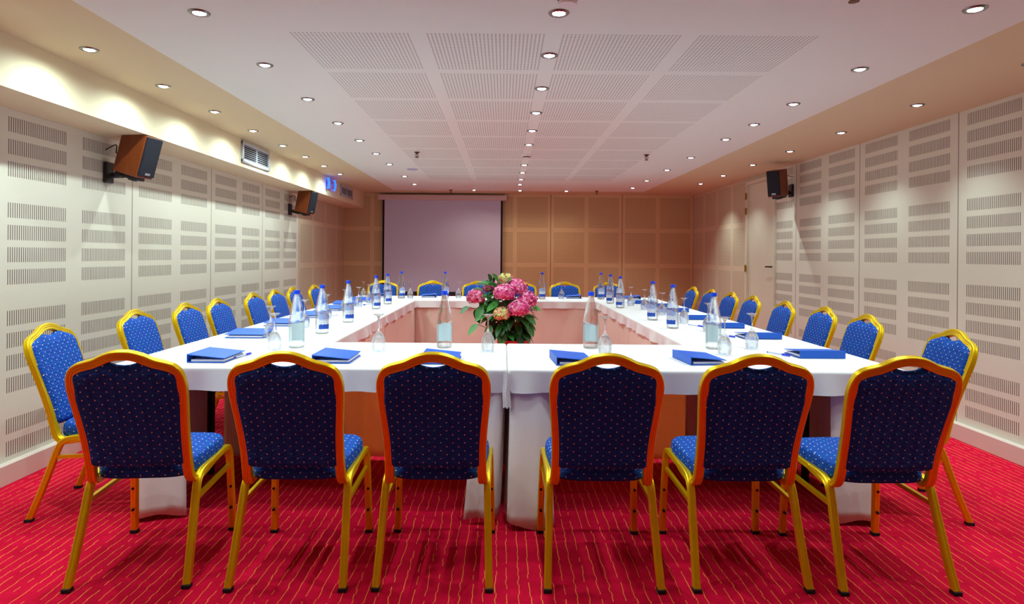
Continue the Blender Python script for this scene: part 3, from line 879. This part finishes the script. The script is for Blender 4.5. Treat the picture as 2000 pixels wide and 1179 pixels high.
BOT = [(-1.25, 3.75, 180, 'front table, left end, beside two upturned glasses'), (-1.29, 4.41, 45, 'left table, nearest the camera there'), (-1.29, 5.15, 42, 'left table, second from the front'),
       (-1.32, 6.42, 42, 'left table, third from the front'), (-1.32, 7.06, 42, 'left table, fourth from the front'), (-1.32, 8.01, 40, 'back left corner of the tables'),
       (-.76, 8.07, 40, 'back table, directly behind a nearer bottle'), (-.36, 3.79, 176, 'front table, left of the middle gap'), (.50, 8.05, 4, 'back table, right of the flowers'),
       (.54, 3.82, 190, 'front table, right of the middle gap'), (1.28, 8.13, 2, 'back right corner of the tables'), (1.28, 7.42, -42, 'right table, farthest from the camera there'),
       (1.28, 6.79, -42, 'right table, second from the back'), (1.33, 5.52, -42, 'right table, second from the front'), (1.34, 4.90, -46, 'right table, nearest the camera there'),
       (1.30, 3.83, 183, 'front table, right end, beside an upturned glass')]
for i, (x, y, a, l) in enumerate(BOT):
    o = b0 if i == 0 else dup(bt)
    o.location = (x, y, ZT+.002); o.rotation_euler = (0, 0, math.radians(a))
    tag(o, 'clear water bottle with blue cap on the '+l, 'bottle', 'water bottles on the tables')
# ------------------------------------------------------------ upturned goblets and coasters
def make_glass():
    t = thing('wine_glass', (0, 0, 0))
    o = [(.034, 0), (.0385, .022), (.0405, .045), (.038, .068), (.030, .088), (.018, .104), (.008, .118), (.0042, .135), (.004, .165), (.0055, .188), (.012, .202), (.026, .2105), (.034, .2135), (.034, .215), (0, .215)]
    i = [(0, .105), (.010, .100), (.022, .092), (.0335, .074), (.0385, .055), (.039, .042), (.037, .022), (.0328, 0)]
    MB().lathe(i[:]+o, 32).build('goblet', M['glass'], t, smooth=60)
    return t
g0 = MB().lathe([(0, .105), (.010, .100), (.022, .092), (.0325, .074), (.0375, .055), (.038, .042), (.036, .022), (.0328, 0), (.034, 0), (.0385, .022), (.0405, .045), (.038, .068), (.030, .088), (.018, .106), (.008, .120), (.0042, .137), (.004, .165), (.0055, .188), (.012, .202), (.026, .2105), (.034, .2135), (.034, .215), (0, .215)], 32).build('wine_glass', M['glass'], smooth=60)
cs0 = MB().lathe([(0, 0), (.048, 0), (.048, .0012), (0, .0012)], 32).build('coaster', M['coaster'], smooth=30)
GL = [(-1.34, 3.63, 'front table, left end, the nearer of two'), (-1.55, 4.13, 'left table, beside the nearest binder there'), (-1.52, 4.74, 'left table, half hidden by the first bottle'),
      (-1.53, 5.38, 'left table, third from the front'), (-1.57, 6.14, 'left table, fourth from the front'), (-1.55, 6.63, 'left table, fifth from the front'), (-1.55, 7.17, 'left table, sixth from the front'),
      (-1.80, 7.96, 'back left corner of the tables'), (-1.21, 8.04, 'back table, before the left part of the screen'), (-.59, 8.11, 'back table, left of the flowers'),
      (.76, 8.13, 'back table, before a blue chair'), (1.42, 8.33, 'back right corner, mostly behind bottles'), (1.46, 7.10, 'right table, farthest from the camera'),
      (1.50, 6.59, 'right table, second from the back'), (1.54, 6.01, 'right table, third from the back'), (1.54, 5.28, 'right table, fourth from the back'), (1.56, 4.72, 'right table, half behind a bottle'),
      (1.29, 3.61, 'front table, right end, before the bottle'), (1.55, 3.86, 'front table, rightmost, left of a binder'), (.59, 3.59, 'front table, right of the middle gap'),
      (-.09, 3.66, 'front table, before the flowers'), (-.73, 3.63, 'front table, alone between two bottles on the left')]
for i, (x, y, l) in enumerate(GL):
    o = g0 if i == 0 else g0.copy()
    c = cs0 if i == 0 else cs0.copy()
    if i:
        COL.objects.link(o); COL.objects.link(c)
    o.location = (x, y, ZT+.0038); c.location = (x, y, ZT+.002)
    tag(o, 'upturned clear wine glass on the '+l, 'glass', 'upturned wine glasses')
    tag(c, 'paper coaster, glass on '+l, 'coaster', 'coasters under the glasses')
# ------------------------------------------------------------ binders
def make_binder():
    t = thing('ring_binder', (0, 0, 0))
    W, L, S, E_ = .195, .258, .044, .016
    c = MB()
    c.box((0, 0, .002), (W, L, .004), bev=.001)                                   # bottom board
    c.box((-W/2+.002, 0, S/2), (.004, L, S), bev=.001)                             # spine
    a = math.atan2(S-E_-.010, W)
    c.box((0, 0, 0), (W/math.cos(a), L, .004), bev=.001, mat=Matrix.Translation((0, 0, (S+E_)/2+.002)) @ Matrix.Rotation(a, 4, 'Y'))
    c.build('cover', M['binder'], t, smooth=0)
    p = MB().box((.006, 0, .0095), (W-.026, L-.02, .010)); p.build('paper_stack', M['paper'], t, smooth=0)
    r = MB()
    for yy in (-.05, .05):
        pts = [(-W/2+.022+.012*math.cos(b), yy, .018+.013*math.sin(b)) for b in [i*2*PI/14 for i in range(15)]]
        r.sweep(pts, (0, 1, 0), [(.0015*math.cos(q), .0015*math.sin(q)) for q in [k*PI/3 for k in range(6)]])
    r.box((-W/2+.022, 0, .0065), (.02, .15, .004))
    r.build('ring_mechanism', M['chrome'], t)
    return t
f0 = make_binder(); ft = make_tree(f0)
BI = [(-1.535, 3.325, 0, 'near left end of the front table'), (-.893, 3.335, 0, 'front table behind the second chair'), (-.33, 3.335, 0, 'front table, mostly hidden by the third chair'),
      (.365, 3.335, 4, 'front table, right of the middle gap'), (1.065, 3.375, 6, 'front table behind the fifth chair'), (1.80, 3.585, 90, 'right end of the front table, spine towards the camera'),
      (1.80, 4.38, 90, 'right table, nearest the camera there'), (1.79, 5.02, 90, 'right table, second from the front'), (1.79, 5.66, 90, 'right table, third from the front'), (1.76, 6.40, 90, 'right table, fourth from the front'),
      (1.72, 7.00, 90, 'right table, fifth from the front, behind a glass'), (1.70, 7.48, 90, 'right table, farthest back'), (1.71, 8.28, 180, 'back right corner of the tables'),
      (.94, 8.33, 176, 'back table, right of a glass'), (-1.0, 8.33, 185, 'back table before the screen'), (-1.66, 8.33, 180, 'back left corner, behind bottles'),
      (-1.73, 4.23, -90, 'left table, nearest the camera there'), (-1.74, 4.92, -90, 'left table, second from the front'), (-1.76, 5.57, -90, 'left table, third from the front, behind a bottle'),
      (-1.76, 6.25, -90, 'left table, fourth from the front'), (-1.75, 6.86, -88, 'left table, fifth from the front'), (-1.71, 7.46, -92, 'left table, farthest back')]
for i, (x, y, a, l) in enumerate(BI):
    o = f0 if i == 0 else dup(ft)
    o.location = (x, y, ZT+.003); o.rotation_euler = (0, 0, math.radians(a))
    tag(o, 'blue ring binder on the '+l, 'binder', 'blue binders on the tables')
# ------------------------------------------------------------ pens
def make_pen():
    t = thing('ballpoint_pen', (0, 0, 0))
    MB().tube((-.03, 0, .006), (.068, 0, .006), .0042, 10).build('barrel', M['penclear'], t)
    c = MB().tube((-.078, 0, .006), (-.028, 0, .006), .0052, 10); c.box((-.05, 0, .012), (.04, .003, .002)); c.build('pen_cap', M['penblue'], t)
    MB().tube((.066, 0, .006), (.074, 0, .006), .0044, 10).build('end_plug', M['penblue'], t)
    return t
p0 = make_pen(); pt = make_tree(p0)
PN = [(1.602, 3.61, 118, 'left of the binder at the right end'), (1.59, 4.42, 118, 'beside the nearest right table binder'), (1.57, 5.06, 118, 'beside the second right table binder'), (-1.428, 3.40, -100, 'against the right edge of the leftmost binder'),
      (1.56, 6.35, 118, 'beside the fourth right table binder'), (1.52, 7.45, 118, 'beside the farthest right table binder'), (-1.55, 5.62, 70, 'beside the third left table binder'), (-1.52, 6.9, 70, 'beside the fifth left table binder')]
for i, (x, y, a, l) in enumerate(PN):
    o = p0 if i == 0 else dup(pt)
    o.location = (x, y, ZT+.0025); o.rotation_euler = (0, 0, math.radians(a))
    tag(o, 'blue capped ballpoint pen lying '+l, 'pen', 'pens beside the binders')
# ------------------------------------------------------------ hydrangea
FX, FY = .10, 6.0
t = thing('potted_hydrangea', (FX, FY, 0), 0, 'pink hydrangea in a tall red pot in the middle of the table rectangle', 'potted plant')
MB().lathe([(0, 0), (.11, 0), (.115, .01), (.15, .47), (.158, .475), (.158, .51), (.146, .512), (.14, .48), (0, .478)], 32).build('flower_pot', M['pot'], t, smooth=40)
hd = [(-.262, -.12, .92, .09, 'deeppink'), (.008, -.22, .97, .104, 'pink'), (.12, -.10, 1.012, .108, 'pink'), (.225, -.12, .90, .098, 'pink'), (.140, -.24, .828, .108, 'pink'),
      (-.015, -.24, .775, .080, 'greenpink'), (.02, -.04, 1.085, .078, 'greenpink'), (-.135, .05, 1.005, .065, 'deeppink'), (.075, -.08, .915, .03, 'greenpink'), (-.06, .12, 1.03, .05, 'pink')]
st = MB(); rnd = random.Random(4)
for (x, y, z, r, c) in hd:
    lx = x-FX; top = Vector((lx, y, z-r*.3)); b0_ = Vector((lx*.15, y*.15, .48))
    st.sweep(interp([b0_, b0_*.5+top*.5+Vector((-lx*.1, 0, .03)), top], 6), (0, 1, 0), [(.006*math.cos(k*PI/3), .006*math.sin(k*PI/3)) for k in range(6)])
    m = MB(); nf = int(70+r*1300)
    for k in range(nf):
        zz = 1-2*(k+.5)/nf; ph = k*2.39996; rr = math.sqrt(max(0, 1-zz*zz))
        n_ = Vector((rr*math.cos(ph), rr*math.sin(ph), zz))
        if n_.z < -.75: continue
        c0 = Vector((n_.x*r*.92, n_.y*r*.92, n_.z*r*.76))*rnd.uniform(.88, 1.1)
        n_ = (n_+Vector((rnd.uniform(-.5, .5), rnd.uniform(-.5, .5), rnd.uniform(-.3, .5)))).normalized()
        q = n_.to_track_quat('Z', 'Y').to_matrix().to_4x4(); sz = .0148*rnd.uniform(.85, 1.25)*(1 if r > .04 else .7); rot = rnd.uniform(0, PI)
        val = min(1, max(0, rnd.gauss(.42 if c == 'greenpink' else .5, .38)))
        Mx = Matrix.Translation(c0) @ q @ Matrix.Rotation(rot, 4, 'Z')
        for a in range(4):
            A = Matrix.Rotation(a*PI/2, 4, 'Z'); o_ = len(m.v)
            pv = [(0, 0, 0), (sz*.45, -sz*.42, .002), (sz*.95, -sz*.30, -.001), (sz*1.08, 0, .001), (sz*.95, sz*.30, -.001), (sz*.45, sz*.42, .002)]
            m.add(pv, [(0, 1, 2, 3, 4, 5)], mat=Mx @ A)
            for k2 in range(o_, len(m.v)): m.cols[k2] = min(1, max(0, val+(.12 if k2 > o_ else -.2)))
    # inner core keeps the head solid
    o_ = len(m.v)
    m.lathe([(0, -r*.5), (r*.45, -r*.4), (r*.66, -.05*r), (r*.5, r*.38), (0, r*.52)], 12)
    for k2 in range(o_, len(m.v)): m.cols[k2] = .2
    ob = m.build('flower_head', M[c], t, smooth=0, rnd=True)
    ob.location = (lx, y, z)
    if c == 'greenpink': ob['label'] = 'yellow-green flower head tinged pink'
    elif c == 'deeppink': ob['label'] = 'darker pink flower head'
st.build('stems', M['stemgreen'], t)
def leaf_into(m, base, direction, up, L, W, val, curl):
    d_ = Vector(direction).normalized(); u_ = Vector(up); sd = d_.cross(u_).normalized(); u_ = sd.cross(d_).normalized()
    n = 8; o_ = len(m.v); vs = []; fs = []
    for i in range(n+1):
        f = i/n; w = W*.5*(math.sin(PI*min(1, f**.8))**.8)*(1 if f < .9 else .7)
        p = Vector(base)+d_*(L*f)-Vector((0, 0, 1))*curl*L*f*f
        for s in (-1, 0, 1):
            vs.append(p+sd*(s*w)+u_*(abs(s)*w*.28))
    for i in range(n):
        for k in range(2): fs.append((i*3+k, i*3+k+1, i*3+k+4, i*3+k+3))
    m.add(vs, fs)
    for k in range(o_, len(m.v)): m.cols[k] = val
lf = MB(); rnd = random.Random(11)
for k in range(210):
    a = rnd.uniform(0, 2*PI); hgt = rnd.random()
    rad = .05+.17*math.sin(PI*min(1, .18+hgt*.72))*rnd.uniform(.5, 1)
    z = .56+hgt*.44
    base = Vector((-.06+rad*math.cos(a)*.9, rad*math.sin(a)*.8, z))
    dr = Vector((math.cos(a+rnd.uniform(-.6, .6)), math.sin(a+rnd.uniform(-.6, .6)), rnd.uniform(-.7, .25)-(.5 if hgt < .35 else 0)+(.4 if hgt > .85 else 0)))
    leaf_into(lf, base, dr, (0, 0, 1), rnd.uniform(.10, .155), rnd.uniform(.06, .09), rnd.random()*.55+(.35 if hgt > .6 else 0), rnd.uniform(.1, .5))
for (x, y, z, dx, dz, L) in [(-.19, -.06, .98, -.9, .1, .13), (-.10, -.1, 1.03, -.7, .3, .14), (-.05, -.12, 1.06, -.3, .5, .13), (-.16, -.12, .95, -.5, -.1, .15), (-.04, -.16, .88, -.5, -.3, .15), (-.2, -.14, .84, -.2, -.5, .15), (.2, -.12, .76, .7, -.5, .14), (-.15, -.1, .93, .8, .2, .14), (-.05, -.08, 1.0, -.6, .5, .13), (-.22, -.1, .86, .7, -.3, .14), (-.10, -.14, .87, -.3, .3, .13), (-.2, -.08, .90, .1, -.8, .14), (.02, -.1, 1.04, .3, .4, .12), (-.12, -.05, 1.06, -.2, .6, .11), (-.08, -.12, .95, .5, -.1, .14), (-.27, -.06, .80, .3, -.8, .13), (-.14, -.16, .78, -.6, -.3, .15), (.07, -.12, .86, .2, -.7, .12), (.27, -.05, .83, 1, -.35, .10), (-.33, -.03, .82, -1, -.6, .11), (-.24, -.1, .66, -1, -.9, .13), (.12, -.12, .60, .5, -.9, .15), (.22, -.08, .68, .6, -1, .14), (-.16, .0, 1.02, -.8, .3, .12), (-.10, -.05, 1.05, .2, .6, .09), (-.06, -.04, 1.04, .9, .5, .11), (-.02, -.16, .62, .1, -1, .15), (-.12, -.16, .66, -.2, -.8, .14)]:
    leaf_into(lf, (x-FX, y, z), (dx, -.25, dz), (0, -.6, 1), L, L*.58, rnd.random(), .15)
    o_ = len(lf.v); b_ = Vector((x-FX, y, z)); r_ = Vector((b_.x*.25-.02, b_.y*.25, max(.5, z-.16)))
    lf.sweep(interp([r_, (r_+b_)/2+Vector((0, 0, .02)), b_], 4), (0, 1, 0), [(.0028*math.cos(k*PI/2.5), .0028*math.sin(k*PI/2.5)) for k in range(5)])
    for k in range(o_, len(lf.v)): lf.cols[k] = .5
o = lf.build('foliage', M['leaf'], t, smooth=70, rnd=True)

# ------------------------------------------------------------ camera
cam = bpy.data.cameras.new('camera'); co = bpy.data.objects.new('camera', cam); COL.objects.link(co)
cam.sensor_fit = 'HORIZONTAL'; cam.sensor_width = 36; cam.lens = 36*1210/2000
cam.shift_x = (1000-984)/2000; cam.shift_y = (498-589.5)/2000
co.location = (0, 0, 1.32)
co.rotation_euler = (Matrix.Rotation(PI/2, 4, 'X') @ Matrix.Rotation(.008, 4, 'Z')).to_euler()
cam.clip_start = .05
scn.camera = co
w = bpy.data.worlds.new('world'); scn.world = w; w.use_nodes = True
w.node_tree.nodes['Background'].inputs[0].default_value = (.8, .85, 1, 1); w.node_tree.nodes['Background'].inputs[1].default_value = .0
scn.view_settings.view_transform = 'Standard'; scn.view_settings.look = 'None'; scn.view_settings.gamma = 1
scn.view_settings.use_curve_mapping = False
scn.view_settings.exposure = -0.16
